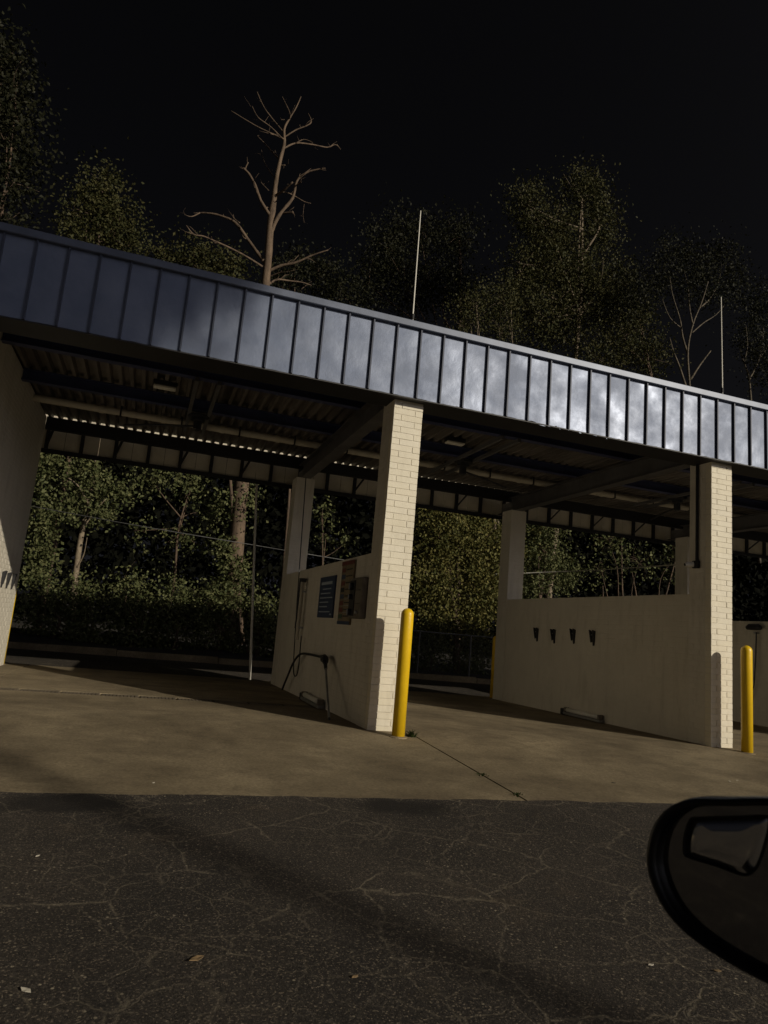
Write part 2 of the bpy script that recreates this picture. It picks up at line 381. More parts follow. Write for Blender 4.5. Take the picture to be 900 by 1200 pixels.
# fascia: panels, ribs, trims
pitch = .2832; X0 = -3.76; n0 = -9; n1 = 78
def fascia_panel(xa, xb):
    b = MB(); nx, nz = 5, 9; vs = []; bl = random.uniform(.0, .0035); ph = random.uniform(0, 6)
    for j in range(nz+1):
        for i in range(nx+1):
            s, t = i/nx, j/nz
            y = YF-bl*math.sin(math.pi*s)+.0012*math.sin(5*t+ph)*math.sin(math.pi*s)
            dz = 0
            if j == 0:
                dz = random.uniform(-.006, .003)
                if 1.55 < xa < 2.6: dz += random.uniform(-.03, .012); y -= random.uniform(0, .012)
            vs.append((xa+(xb-xa)*s, y, ZF0+(ZF1-ZF0)*t+dz))
    W = nx+1; b.add(vs, [(j*W+i, j*W+i+1, (j+1)*W+i+1, (j+1)*W+i) for j in range(nz) for i in range(nx)])
    o = b.build('fascia_panel', FASC, B, smooth=True)
    sm = o.modifiers.new('s', 'SOLIDIFY'); sm.thickness = .004; sm.offset = -1; sm.use_rim = False
for k in range(n0, n1):
    xa = X0+k*pitch
    fascia_panel(xa+.002, xa+pitch-.002)
    MB().box(xa-.008, xa+.008, YF-.032, YF+.03, ZF0-.004, ZF1-.02).build('seam_rib', RIBM, B)
xa, xb = X0+n0*pitch, X0+n1*pitch
XR = xb
MB().box(xa-.03, xb+.03, YF-.055, YF+.25, ZF1-.055, ZF1+.025).build('top_trim', TRIM, B, bevel=.006)
MB().box(xa-.01, xb, YF-.012, YF+.02, ZF0-.02, ZF0-.006).build('bottom_trim', SOFF, B)
MB().box(xa, xb, YF+.022, .30, ZF0-.012, ZF0+.004).build('soffit', SOFF, B)
for k in range(int((xb-xa)/1.2)):
    x = xa+.3+k*1.2
    if x < XW: continue
    MB().box(x, x+.05, YF+.03, YF+.08, ZF0+.006, ZF1-.06).build('stud', SOFF, B)
# end caps
for x in (xa, xb-.01): MB().box(x, x+.01, YF+.03, YR-.065, ZF0, 4.3).build('end_panel', FASC, B)
# deck
b = MB(); per = .1524; n = int((xb-xa-.04)/per); prof = []
for k in range(n):
    x = xa+.02+k*per
    prof += [(x, ZD), (x+.045, ZD), (x+.062, ZD+.07), (x+.135, ZD+.07)]
prof.append((xa+.02+n*per, ZD))
vs = [(x, y, z) for x, z in prof for y in (.1, 3.1, 5.83)]
b.add(vs, [(i*3+j, (i+1)*3+j, (i+1)*3+j+1, i*3+j+1) for i in range(len(prof)-1) for j in range(2)])
b.build('roof_deck', DECK, B)
# beams along the facade
def ibeam(x0, x1, y, z0, z1, w, m, name):
    t = .012
    MB().box(x0, x1, y-w/2, y+w/2, z0, z0+t).box(x0, x1, y-.006, y+.006, z0+t, z1-t).box(x0, x1, y-w/2, y+w/2, z1-t, z1-.002).build(name, m, B)
ibeam(XW+.01, xb-.02, .19, 3.99, ZD, .14, SOFF, 'eave_beam')
for y in (1.75, 3.2): ibeam(XW+.01, xb-.02, y, 3.985, ZD, .12, BLUE, 'purlin')
MB().box(XW+.01, xb-.02, 5.66, 5.74, 3.93, ZD-.002).build('rear_beam', SOFF, B)
# rafters on the pillars
for x in (PW/2, PP+PW/2, 2*PP+PW/2, 3*PP+PW/2):
    t = .014
    MB().box(x-.09, x+.09, .06, 6.0, ZP+.003, ZP+.003+t).box(x-.007, x+.007, .06, 6.0, ZP+.017, 3.915).box(x-.09, x+.09, .06, 5.6, 3.968, 3.982).box(x-.007, x+.007, .06, 5.6, 3.915, 3.968).build('rafter', RAFT, B)
# main pipe below the deck with clamps
pp = [(XW+.005, 4.3, 4.065), (xb-.3, 4.3, 4.065)]
pip = MB().tube(pp, .055, 14).build('water_pipe', PVC, B, smooth=False)
for k in range(22):
    x = -3.4+k*.93
    MB().tube([(x, 4.3, 4.065), (x+.06, 4.3, 4.065)], .064, 14).build('coupling', PVC, pip)
    MB().box(x+.3, x+.325, 4.235, 4.365, 4.0, 4.013).box(x+.3, x+.325, 4.235, 4.245, 4.013, ZD).box(x+.3, x+.325, 4.355, 4.365, 4.013, ZD).build('hanger', SOFF, pip)
# rear fascia seen from inside
for k in range(n0, n1):
    x = X0+k*pitch
    MB().box(x+.003, x+pitch-.003, YR, YR+.006, ZF0+.03, 4.31).build('rear_panel', PANEL, B)
MB().box(xa, xb, YR-.05, YR-.004, ZF0-.005, ZF0+.07).build('rear_bottom_rail', SOFF, B)
MB().box(xa, xb, YR+.008, YR+.06, 4.25, 4.33).build('rear_top_trim', TRIM, B)
for k in range(n0+1, n1, 2):
    x = X0+k*pitch
    if x < XW: continue
    st = MB().box(x-.03, x+.03, YR-.06, YR-.004, ZF0+.072, 4.25).build('rear_stud', SOFF, B)
    if (k//2) % 2: MB().tube([(x, YR-.03, ZF0+.12), (x+.12, 5.76, 3.99)], .022, 4).build('brace', SOFF, st)
# unlit strip lamps and boom bars in each bay
for u, v in ((193, 455), (533, 520)):
    c = at_z(u, v, 4.06)
    L = MB().box(c[0]-.16, c[0]+.16, c[1]-.07, c[1]+.07, 4.085, ZD-.003).build('lamp_housing', SOFF, B, bevel=.006)
    MB().box(c[0]-.15, c[0]+.15, c[1]-.06, c[1]+.06, 4.05, 4.084).build('lamp_diffuser', WHITE, L, bevel=.008)
for xc in (-1.95, 2.42, 6.9):
    for dx in (-.14, .14):
        MB().box(xc+dx-.025, xc+dx+.025, 1.69, 4.36, 3.93, 3.982).build('boom_rail', RAFT, B)
    hubz = 3.93
    hub = MB().lathe((xc, 3.3, hubz-.22), [(.03, 0), (.06, .02), (.06, .14), (.10, .15), (.10, .2), (.16, .21), (.16, .235)], 16).build('boom_swivel', GUNM, B)
    a = math.radians(160 if xc < 0 else 20 if xc < 4 else 75)
    MB().tube([(xc, 3.3, hubz-.15), (xc+.5*math.cos(a), 3.3+.5*math.sin(a), hubz-.17), (xc+1.1*math.cos(a), 3.3+1.1*math.sin(a), hubz-.22)], .017, 8).build('boom_arm', GUNM, hub)
# trench drain in the first bay
dr = struct(MB().box(-4.0, .40, 1.86, 2.14, -.25, -.10).build('trench_drain', SOFF))
for k in range(10):
    x = -4.0+k*.44; z = gz(x+.2, 2.0)-.004
    b = MB()
    b.box(x+.012, x+.428, 1.868, 1.888, z-.03, z).box(x+.012, x+.428, 2.112, 2.132, z-.03, z)
    for q in range(10): b.box(x+.014+q*.0412, x+.046+q*.0412, 1.888, 2.112, z-.025, z-.002)
    b.build('grate', mat('grate_iron', (.17, .135, .09), .8, .05, var=.5) if k == 0 else bpy.data.materials['grate_iron'], dr)

# ------------------------------------------------------------------ bollards
def bollard(x, y, label, h=1.285, group=None):
    z = gz(x, y)
    t = thing('bollard', label, 'bollard', (x, y, z), group)
    r = .066; prof = [(r, -.02), (r, h-r)]+[(r*math.cos(a), h-r+r*math.sin(a)) for a in np.linspace(.15, 1.5, 7)]
    MB().lathe((x, y, z), prof, 28).build('post', YEL, t, smooth=True)
    MB().lathe((x, y, z), [(r+.03, -.02), (r+.028, .004), (r+.004, .012)], 20).build('footing', CONC, t)
    return t
bollard(.235, -.30, 'bright yellow bollard in front of the pillar beside the wand and coin box')
bollard(PP+.285, -.28, 'yellow bollard in front of the pillar with the small camera on its side')
bollard(XW-.072, 5.80, 'yellow bollard peeking out behind the end wall with the dark mat clips', 1.25)
bollard(PP+.085, D+PD+.13, 'shaded yellow bollard behind the rear pillar of the wall with four mat clips', 1.25)

# ------------------------------------------------------------------ things on the partition beside the first pillar
t = thing('instruction_sign', 'dark blue rectangular sign with pale lines of text on the partition wall', 'sign', (0, 2.2, 1.12))
MB().box(-.012, .0095, 1.79, 2.60, 1.13, 1.69).build('panel', SIGNB, t)
for k, (z, a, b_) in enumerate(((1.60, 1.92, 2.50), (1.52, 1.95, 2.40), (1.46, 1.98, 2.50), (1.40, 1.86, 2.52), (1.34, 2.05, 2.52), (1.28, 2.1, 2.52), (1.21, 1.93, 2.52))):
    MB().box(-.014, -.0115, a, b_, z-.008-(.012 if k == 0 else 0), z+.006+(.012 if k == 0 else 0)).build('text_line', SIGNT, t)
MB().box(-.014, -.0115, 1.84, 1.93, 1.165, 1.185).build('text_line', SIGNT, t)
t = thing('selector_sign', 'tall narrow brown and red menu sign beside the coin box', 'sign', (0, 1.22, 1.05))
MB().box(-.014, .0095, .95, 1.49, 1.055, 1.84).build('panel', TANS, t)
MB().box(-.020, -.0145, .95, 1.49, 1.79, 1.84).build('header', RED, t)
MB().box(-.020, -.0145, .95, 1.49, 1.055, 1.095).build('footer', SIGNB, t)
for k in range(8):
    z = 1.73-k*.082
    MB().box(-.017, -.0145, 1.30, 1.46, z-.03, z+.025).build('picture', (RED, SIGNB, RED, SOFF, SIGNB, RED, RED, GREENS)[k], t)
    MB().box(-.017, -.0145, 1.00, 1.26, z-.006, z+.008).build('text_line', SOFF, t)
    if k in (4, 5, 6): MB().box(-.019, -.0172, .98, 1.28, z-.038, z-.034).build('text_line', SIGNT, t)
t = thing('coin_box', 'stainless coin box with round selector dials on the partition wall', 'coin box', (0, .64, 1.12))
MB().box(-.062, .0095, .40, .885, 1.13, 1.60).build('cabinet', STAIN, t, bevel=.01)
MB().box(-.070, -.0625, .66, .86, 1.16, 1.57).build('face_plate', SOFF, t)
for z, r_ in ((1.50, .045), (1.38, .03), (1.20, .04)):
    k = MB().tube([(-.0705, .76, z), (-.105, .76, z)], r_, 14).build('dial', GUNM, t)
    MB().box(-.114, -.1055, .752, .768, z-r_*.8, z+r_*.8).build('pointer', STEEL, k)
MB().box(-.074, -.0625, .46, .60, 1.30, 1.303).box(-.074, -.0625, .46, .60, 1.45, 1.456).build('coin_slot', GUNM, t)
MB().tube([(-.0625, .52, 1.20), (-.09, .52, 1.20)], .02, 10).build('lock', STEEL, t)
# wand holder + conduit
t = thing('wand_holder', 'dark slim wand holder tube with black hood on the partition wall', 'wand holder', (-.05, 3.55, .8))
MB().tube([(-.06, 3.55, 1.66), (-.06, 3.55, .78)], .03, 10).build('tube', PVC, t)
MB().tube([(-.06, 3.55, 1.66), (-.06, 3.55, 1.72)], [.05, .06], 12).build('hood', GUNM, t)
for z in (.95, 1.5): MB().box(-.06, .0095, 3.52, 3.58, z, z+.03).build('bracket', STEEL, t)
MB().tube([(-.115, 3.50, 1.70), (-.115, 3.48, 1.3), (-.115, 3.5, .95)], .012, 8).build('lance', GUNM, t)
# spray wand leaning on the wall with hose
wt, wb = at_x(381, 771, -.13), at_x(387, 844, -.42)
wb = np.array([-.34, 1.25, gz(0, 1.3)+.01]); wt = np.array([-.035, 1.62, .70])
wu = at_x(381, 772, -.10); wl = at_z(386, 845, gz(0, 1.2)); 
t = thing('spray_wand', 'black pressure washer wand standing against the wall with looped hose', 'spray wand', tuple(wl))
gd = (wl-wu)/np.linalg.norm(wl-wu)
MB().tube([wu+gd*.10, wl], [.016, .014], 8).build('lance', STEEL, t)
MB().tube([wu+gd*.04, wu+gd*.20], [.03, .022], 10).build('lance_grip', GUNM, t)
MB().tube([wl-gd*.05, wl], [.014, .016], 8).build('nozzle', GUNM, t)
side = at_x(352, 769, -.10)-wu; side = side/np.linalg.norm(side)
g1 = wu-gd*.03
gun = MB().tube([g1+gd*.10, g1+gd*.03, g1-gd*.01+side*.03], [.038, .046, .036], 10).build('gun_body', GUNM, t)
MB().tube([g1+side*.02, g1+side*.13+gd*.0, g1+side*.19-gd*.01], [.034, .03, .024], 10).build('handle', GUNM, gun)
MB().tube([g1+gd*.05+side*.03, g1+gd*.09+side*.10, g1+gd*.085+side*.2, g1+gd*.04+side*.21, g1+side*.19], .011, 6).build('trigger_guard', GUNM, gun)
hp = [g1+side*.19]+[at_x(u, v, -.09) for u, v in ((358, 766), (350, 768), (343, 778), (338, 790), (333, 802))]
hp.append(np.array([-.10, hp[-1][1]+.06, gz(0, 3.4)+.02]))
def smooth_path(P, n=6):
    P = [np.asarray(p) for p in P]; out = []
    for i in range(len(P)-1):
        p0, p1, p2, p3 = P[max(i-1, 0)], P[i], P[i+1], P[min(i+2, len(P)-1)]
        for k in range(n):
            s = k/n; out.append(.5*((2*p1)+(p2-p0)*s+(2*p0-5*p1+4*p2-p3)*s*s+(-p0+3*p1-3*p2+p3)*s**3))
    return out+[P[-1]]
MB().tube(smooth_path(hp), .016, 8).build('hose', BLACK, t)
# hanging hose loop from holder
t = MB().tube(smooth_path([at_x(u, v, -.05) for u, v in ((358.5, 560), (352, 650), (346, 740), (344, 785), (347, 792), (350, 780), (353, 745))]), .009, 7).build('hanging_hose', BLACK)
tag(t, 'thin black hose hanging in a narrow loop down the rear pillar', 'hose')
# floor-level tube fixtures at the wall feet
def floor_fixture(x, y0, y1, label):
    z = gz(x, (y0+y1)/2)
    t = thing('floor_fixture', label, 'fixture', (x, (y0+y1)/2, z))
    MB().box(x-.10, x-.004, y0, y1, z+.012, z+.05).build('base', STEEL, t, bevel=.006)
    MB().tube([(x-.055, y0+.05, z+.085), (x-.055, y1-.05, z+.085)], .034, 12).build('tube', WHITE, t, smooth=True)
    for y in (y0+.02, y1-.06): MB().box(x-.098, x-.012, y, y+.04, z+.05, z+.125).build('end_bracket', STAIN, t, bevel=.004)
    MB().box(x-.10, x-.01, y1+.0, y1+.08, z+.0, z+.10).build('valve', SOFF, t, bevel=.01)
floor_fixture(0, 1.75, 2.75, 'white tube fixture lying at the wall foot behind the spray wand')
floor_fixture(PP, 2.08, 3.05, 'white tube fixture lying at the foot of the wall with four mat clips')
# floor mat clips
def mat_clip(x, y, z, label, group, s=1.):
    t = thing('mat_clip', label, 'mat clip', (x, y, z), group)
    for dy, lean, h in ((.045, .035, .15), (-.045, -.012, .20)):
        MB().add([(x-s*.002, y+dy-.015, z+.10), (x-s*.002, y+dy+.015, z+.10), (x-s*.002, y+dy*.7+.011, z-h+.08), (x-s*.002, y+dy*.7-.011, z-h+.08),
                  (x-s*.05, y+dy-.015, z+.12), (x-s*.05, y+dy+.015, z+.12), (x-s*.022, y+dy*.7+.011, z-h+.07), (x-s*.022, y+dy*.7-.011, z-h+.07)],
                 [(0, 1, 2, 3), (7, 6, 5, 4), (0, 4, 5, 1), (1, 5, 6, 2), (2, 6, 7, 3), (3, 7, 4, 0)]).build('jaw', GUNM, t)
    MB().tube([(x-s*.004, y-.05, z+.04), (x-s*.03, y, z+.045), (x-s*.004, y+.05, z+.04)], .008, 6).build('spring', STEEL, t)
for (u, v), w_ in zip(((629, 744), (649, 746), (672, 746), (695, 748)), ('fourth', 'third', 'second', 'first')):
    p = at_x(u, v, PP+.008); mat_clip(PP+.010, p[1], p[2]+.01, 'dark floor mat clip on the shaded wall, '+w_+' from the front brick pillar', 'mat clips on the shaded partition')
for (u, v), w_ in zip(((2, 678), (8, 679.5), (14, 681)), ('third', 'second', 'first')):
    p = at_x(u, v, XW); mat_clip(XW+.004, p[1], p[2], 'dark floor mat clip on the sunlit end wall, '+w_+' from the yellow rear bollard', 'mat clips on the end wall', -1.)
# camera and conduit on the second pillar
p = at_x(814, 662, PP)
t = thing('security_camera', 'small white dome camera on the side of the brick pillar', 'camera', (PP, p[1], p[2]))
MB().box(PP-.05, PP-.002, p[1]-.10, p[1]-.0, p[2]-.05, p[2]+.05).build('junction_box', SOFF, t, bevel=.006)
o = MB().tube([(PP-.05, p[1]-.03, p[2]), (PP-.11, p[1]-.0, p[2]-.005), (PP-.15, p[1]+.01, p[2]-.012)], [.036, .036, .03], 14).build('camera_body', WHITE, t, smooth=False)
MB().tube([(PP-.1505, p[1]+.01, p[2]-.012), (PP-.156, p[1]+.012, p[2]-.014)], .02, 12).build('lens', BLACK, o)
MB().tube([(PP-.022, p[1]-.06, p[2]+.05), (PP-.022, p[1]-.06, ZP-.01)], .018, 8).build('conduit', SOFF, t)
# foam brush on the third wall
p = at_x(888, 737, 2*PP)
t = thing('foam_brush', 'black foam brush hanging head up on the wall behind the second pillar', 'brush', (2*PP-.1, p[1], p[2]))
b = MB(); b.tube([(2*PP-.10, p[1]-.16, p[2]+.01), (2*PP-.10, p[1]-.1, p[2]+.03), (2*PP-.10, p[1]+.1, p[2]+.03), (2*PP-.10, p[1]+.16, p[2]+.01)], [.04, .06, .06, .04], 12)
b.build('brush_head', GUNM, t)
q = [at_x(u, v, 2*PP-.08) for u, v in ((886.5, 741), (885.5, 770), (884, 797))]
MB().tube(q, .014, 8).build('handle', GUNM, t)
q = [q[-1]]+[at_x(u, v, 2*PP-.06) for u, v in ((883, 805), (878, 818), (868, 830))]
MB().tube(smooth_path(q), .010, 7).build('hose', BLACK, t)
MB().box(2*PP-.08, 2*PP+.008, p[1]-.03, p[1]+.03, p[2]-.10, p[2]-.06).build('hanger', STEEL, t)

# masts on the roof
for (u0, v0, u1, v1, lab) in ((493, 247, 484, 378, 'tall thin white mast rising from the roof beside the dead tree'), (845, 348, 848, 464, 'thin white mast with a joint halfway, on the roof above the second pillar')):
    a = at_y(u1, v1, 3.0); b_ = at_y(u0, v0, 3.0); a = np.array([a[0], 3.0, ZD+.07])
    t = thing('mast', lab, 'mast', tuple(a))
    h = b_-a
    MB().tube([a, a+h*.5], .017, 8).build('lower_tube', STEEL, t)
    MB().tube([a+h*.5, b_], [.013, .009], 8).build('upper_tube', WHITE, t)
    MB().tube([a+h*.5-h*.012, a+h*.5+h*.012], .026, 8).build('joint', SOFF, t)
    MB().box(a[0]-.08, a[0]+.08, 2.92, 3.08, ZD+.0705, ZD+.085).build('base_plate', STEEL, t)
# leaning pole behind the first bay
a = at_y(293, 797, 6.5); b_ = at_y(303, 505, 6.5)
t = thing('steel_pole', 'thin leaning steel pole standing behind the first bay', 'pole', (a[0], 6.5, gz(0, 6.3)-.05))
MB().tube([(a[0], 6.5, gz(0, 6.3)-.06), b_], .024, 8).build('tube', WHITE, t)
MB().lathe((a[0], 6.5, gz(0, 6.3)-.052), [(.06, 0), (.06, .012), (.03, .03)], 14).build('base', STEEL, t)

# chain link fence bits
t = thing('chain_link_fence', 'grey chain link fence in the shade under the ivy', 'fence', (6.9, 11.6, 0))
fz = verge(7, 11.6); FENCE = mat('fence_steel', (.10, .10, .10), .6, .3)
for k in range(5):
    x = 3.6+k*1.65+(.0 if k != 2 else -.02)
    MB().tube([(x, 11.6, fz-.1), (x, 11.6, 1.12)], .028, 8).build('post', FENCE, t)
MB().tube([(3.6, 11.6, 1.10), (10.2, 11.6, 1.10)], .02, 8).build('top_rail', FENCE, t)
b = MB()
for k in range(66):
    x = 3.6+k*.10
    for s in (-1, 1):
        xe = x+s*1.05
        if 3.6 <= xe <= 10.2: b.tube([(x, 11.6+s*.003, fz+.02), (xe, 11.6+s*.003, 1.09)], .0022, 3, cap=False)
stuff(b.build('mesh', FENCE, t))

# overhead cables
def cable(pts, label, Y, r, m):
    P = [at_y(u, v, y) for (u, v), y in zip(pts, Y)]
    t = MB().tube(smooth_path(P, 8), r, 6).build('overhead_cable', m); tag(t, label, 'cable')
cable(((-60, 575), (145, 613), (305, 640), (395, 655), (500, 672), (535, 678)), 'thin pale overhead cable sagging past the dead tree trunk behind the first bay', (14.2, 11.5, 11, 11, 14.2, 14.6), .010, STEEL)
cable(((575, 673), (680, 669), (803, 661)), 'thin pale overhead cable behind the wall with four mat clips', (13.4, 11.2, D+PD+.012), .017, WHITE)

# ------------------------------------------------------------------ vegetation
def leaf_mesh(name, centers, size, m, parent, up=.35, aspect=.62):
    n = len(centers); C = np.asarray(centers)
    d = rng.normal(size=(n, 3)); d[:, 2] -= .35; d /= np.linalg.norm(d, axis=1)[:, None]
    nr = rng.normal(size=(n, 3)); nr[:, 2] += up; nr[:, 1] -= .3
    s = np.cross(d, nr); s /= np.linalg.norm(s, axis=1)[:, None]+1e-9
    nn = np.cross(s, d)
    L = size*rng.uniform(.6, 1.35, n)[:, None]; W = L*aspect*.5
    v = np.empty((n, 4, 3)); v[:, 0] = C-d*L*.5; v[:, 1] = C+s*W+nn*L*.12; v[:, 2] = C+d*L*.5; v[:, 3] = C-s*W+nn*L*.12
    me = bpy.data.meshes.new(name); me.vertices.add(n*4); me.vertices.foreach_set('co', v.ravel())
    me.loops.add(n*6); me.polygons.add(n*2)
    i0 = (np.arange(n)*4)[:, None]
    me.loops.foreach_set('vertex_index', (i0+np.array([0, 1, 2, 0, 2, 3])).ravel())
    me.polygons.foreach_set('loop_start', np.arange(n*2)*3); me.update()
    a = me.attributes.new('tint', 'FLOAT', 'FACE'); a.data.foreach_set('value', np.repeat(rng.beta(1.6, 2.2, n), 2).astype(np.float32))
    me.validate(); return link(name, me, m, parent)
def lobe_points(u, v, ru, rv, Y, dens, clump=.22, per=14, gap=.35):
    c = at_y(u, v, Y); k = (Y-CAM[1])/(ray(u, v)[1])/FPX*1.0
    d = np.linalg.norm(ray(u, v)); R = np.array([ru*k*1.0, max(.5, min(ru, rv)*k*.75), rv*k])
    vol = R[0]*R[1]*R[2]*4.19; nc = max(4, int(dens*(R[0]*R[2]*3.14)/per*(1+R[1]*.35)))
    q = rng.normal(size=(nc, 3)); q /= np.linalg.norm(q, axis=1)[:, None]
    q *= (rng.uniform(.15, 1, nc)**(.45))[:, None]*(1+.16*rng.normal(size=nc))[:, None]
    cc = c+q*R
    pts = cc[:, None, :]+rng.normal(size=(nc, per, 3))*clump*rng.uniform(.5, 1.4, (nc, 1, 1))
    return pts.reshape(-1, 3), c, R
def ground_at(x, y): return verge(x, y) if y > 11.06 else gz(x, y)
LD = 3.6
def vegetation(name, label, cat, Y, lobes, dens, leaf, m, trunk=None, tr=.16, bark=None, clump=.22, group=None, paths=None, stems=1, limbs=True, per=30, twigs=0):
    pts = []; cs = []
    for (u, v, ru, rv) in lobes:
        p, c, R = lobe_points(u, v, ru, rv, Y, dens*LD, clump, per); pts.append(p); cs.append((c, R))
    P = np.concatenate(pts)
    low = min(cs, key=lambda c: c[0][2])[0]
    bx = at_y(*trunk, Y) if trunk else low
    gzv = ground_at(bx[0], Y)
    P = P[P[:, 2] > ground_at(low[0], Y)+.03]
    P = P[P[:, 1] > 11.15] if Y > 11 else P
    t = thing(name, label, cat, (bx[0], Y, gzv), group)
    bark = bark or BARK; b = MB(); br = MB()
    topc = max(cs, key=lambda c: c[0][2])[0]
    base = np.array([bx[0], Y, gzv-.1])
    fork = base+(topc-base)*.72; fork[:2] += rng.normal(size=2)*.15
    mid = base+(fork-base)*.5+np.array([rng.normal()*.15, rng.normal()*.15, 0])
    path = smooth_path([base, mid, fork, topc], 5)
    if paths:
        for pts_, r0_, r1_ in paths:
            pa = smooth_path([at_y(u, v, Y+.15*i_*(-1)**len(pts_)) for i_, (u, v) in enumerate(pts_)], 5); b.tube(pa, list(np.linspace(r0_, r1_, len(pa))), 7)
    elif stems == 1: b.tube(path, list(np.linspace(tr, tr*.25, len(path))), 9)
    else:
        for k in range(stems):
            c = cs[k % len(cs)][0]; o = np.array([rng.normal()*.25, rng.normal()*.2, 0])
            m1 = base+(c-base)*.55+o
            pa = smooth_path([base+o*.3, m1, c+rng.normal(size=3)*.3], 6); b.tube(pa, list(np.linspace(tr, tr*.25, len(pa))), 7)
    b.build('trunk', bark, t, smooth=True)
    if limbs:
        for c, R in cs:
            j = int(len(path)*rng.uniform(.45, .85)); s = path[j] if stems == 1 else base+(c-base)*.6
            pa = smooth_path([s, (s+c)/2+rng.normal(size=3)*.2*R.mean(), c], 4); r0 = tr*.4
            br.tube(pa, list(np.linspace(r0, r0*.3, len(pa))), 6)
            for _ in range(4+twigs):
                e = c+rng.normal(size=3)*R*.55; mm = (c+e)/2+rng.normal(size=3)*.1
                pa = smooth_path([c, mm, e], 3); br.tube(pa, list(np.linspace(r0*.35, r0*.1, len(pa))), 5)
        br.build('branches', bark, t, smooth=True)
    leaf_mesh('crown', P, leaf, m, t)
    return t
V = vegetation
VASE = [([(826, 660), (813, 520), (808, 452), (806, 411), (812, 380), (822, 355), (830, 330)], 0.063, 0.014), ([(809, 445), (820, 428), (833, 411)], 0.049, 0.021), ([(806, 460), (797, 432), (789, 411), (785, 396)], 0.049, 0.014),
 ([(806, 415), (800, 395), (797, 375), (788, 345), (785, 325)], 0.042, 0.010), ([(812, 382), (808, 360), (806, 335), (800, 312)], 0.035, 0.008), ([(818, 362), (832, 350), (842, 330), (846, 310)], 0.035, 0.008), ([(799, 385), (785, 372), (776, 350)], 0.025, 0.007), ([(811, 390), (825, 378), (840, 368), (855, 350)], 0.025, 0.007)]
LEANT = [([(84, 735), (87, 690), (93, 640), (103, 590), (112, 545), (118, 500)], .10, .05), ([(97, 620), (110, 600), (124, 585)], .03, .012), ([(103, 590), (92, 570), (80, 560)], .03, .012), ([(90, 665), (98, 650), (102, 630)], .025, .01)]
FORK = [([(890, 660), (884, 540), (880, 470), (877, 440), (870, 420), (866, 405)], 0.070, 0.014), ([(878, 445), (888, 425), (893, 405), (895, 380)], 0.042, 0.010), ([(872, 424), (876, 405), (874, 380)], 0.025, 0.007), ([(890, 420), (900, 405), (905, 385)], 0.021, 0.007)]
V('tree', 'dark drooping tree at the roof end, highest beside the end wall', 'tree', 13.5, [(2, 70, 34, 42), (18, 115, 26, 36), (8, 170, 38, 36), (16, 215, 26, 26), (-30, 120, 40, 80), (5, 258, 30, 18)], 150, .12, LEAF_DARK, (-10, 690), .12, clump=.35)
V('tree', 'rounded olive tree rising above the roof left of the dead tree', 'tree', 16, [(120, 222, 22, 26), (103, 250, 28, 26), (138, 262, 27, 26), (112, 285, 38, 22), (150, 285, 18, 18)], 209, 0.112, LEAF_MID, (60, 640), .11, clump=.3)
V('tree', 'low olive treetops just above the roof beside the dead tree branch', 'tree', 18, [(190, 305, 22, 16), (225, 300, 22, 18), (262, 308, 26, 18), (245, 325, 50, 16)], 161, 0.119, LEAF_MID, (292, 700), .08, clump=.33)
V('tree', 'dim leafy tree behind the dead tree trunk', 'tree', 20, [(372, 325, 28, 24), (345, 312, 22, 18), (400, 348, 26, 28), (330, 335, 20, 20)], 114, 0.126, LEAF_DARK, (330, 700), .07, clump=.4)
V('tree', 'dim round topped tree behind the tall thin mast', 'tree', 21, [(452, 290, 25, 32), (492, 272, 34, 22), (538, 278, 24, 24), (470, 330, 40, 32), (522, 335, 40, 32), (433, 335, 14, 34)], 117, 0.126, LEAF_DARK, (545, 640), .12, clump=.4)
V('tree', 'largest tree above the roof with tall uneven olive crown', 'tree', 16, [(618, 240, 18, 28), (682, 225, 26, 26), (645, 268, 40, 28), (702, 262, 24, 32), (655, 315, 54, 32), (692, 350, 46, 38), (645, 375, 50, 32), (610, 322, 22, 28), (725, 330, 18, 30)], 174, 0.112, LEAF_MID, (640, 640), .15, clump=.36, twigs=3, bark=PALEB)
V('tree', 'small sparse tree with thin pale branches above the roof edge', 'tree', 14.8, [(558, 362, 26, 24), (590, 352, 26, 26), (543, 382, 18, 16), (585, 385, 30, 16)], 180, 0.090, LEAF_MID, (600, 660), .06, clump=.25, stems=4, bark=PALEB, twigs=8)
V('tree', 'pale stemmed vase shaped tree beside the jointed mast', 'tree', 14, [(800, 300, 36, 18), (842, 305, 30, 22), (768, 325, 28, 24), (822, 335, 44, 24), (862, 338, 14, 24), (742, 345, 18, 26)], 125, 0.098, LEAF_DARK, (838, 640), .06, clump=.33, stems=2, bark=STEMB, twigs=3, limbs=False, paths=VASE)
V('tree', 'dense dark tree between the large tree and the pale stemmed tree', 'tree', 15, [(732, 395, 34, 34), (700, 420, 34, 22), (762, 420, 24, 28), (748, 365, 22, 22)], 133, 0.105, LEAF_MID, (850, 660), .10, clump=.34)
V('tree', 'dim tree with pale forked stems at the far roof end', 'tree', 15, [(888, 352, 18, 24), (882, 395, 18, 30), (905, 420, 30, 40), (920, 360, 30, 30)], 104, 0.105, LEAF_DARK, (905, 640), .05, clump=.34, stems=2, bark=STEMB, twigs=3, limbs=False, paths=FORK)
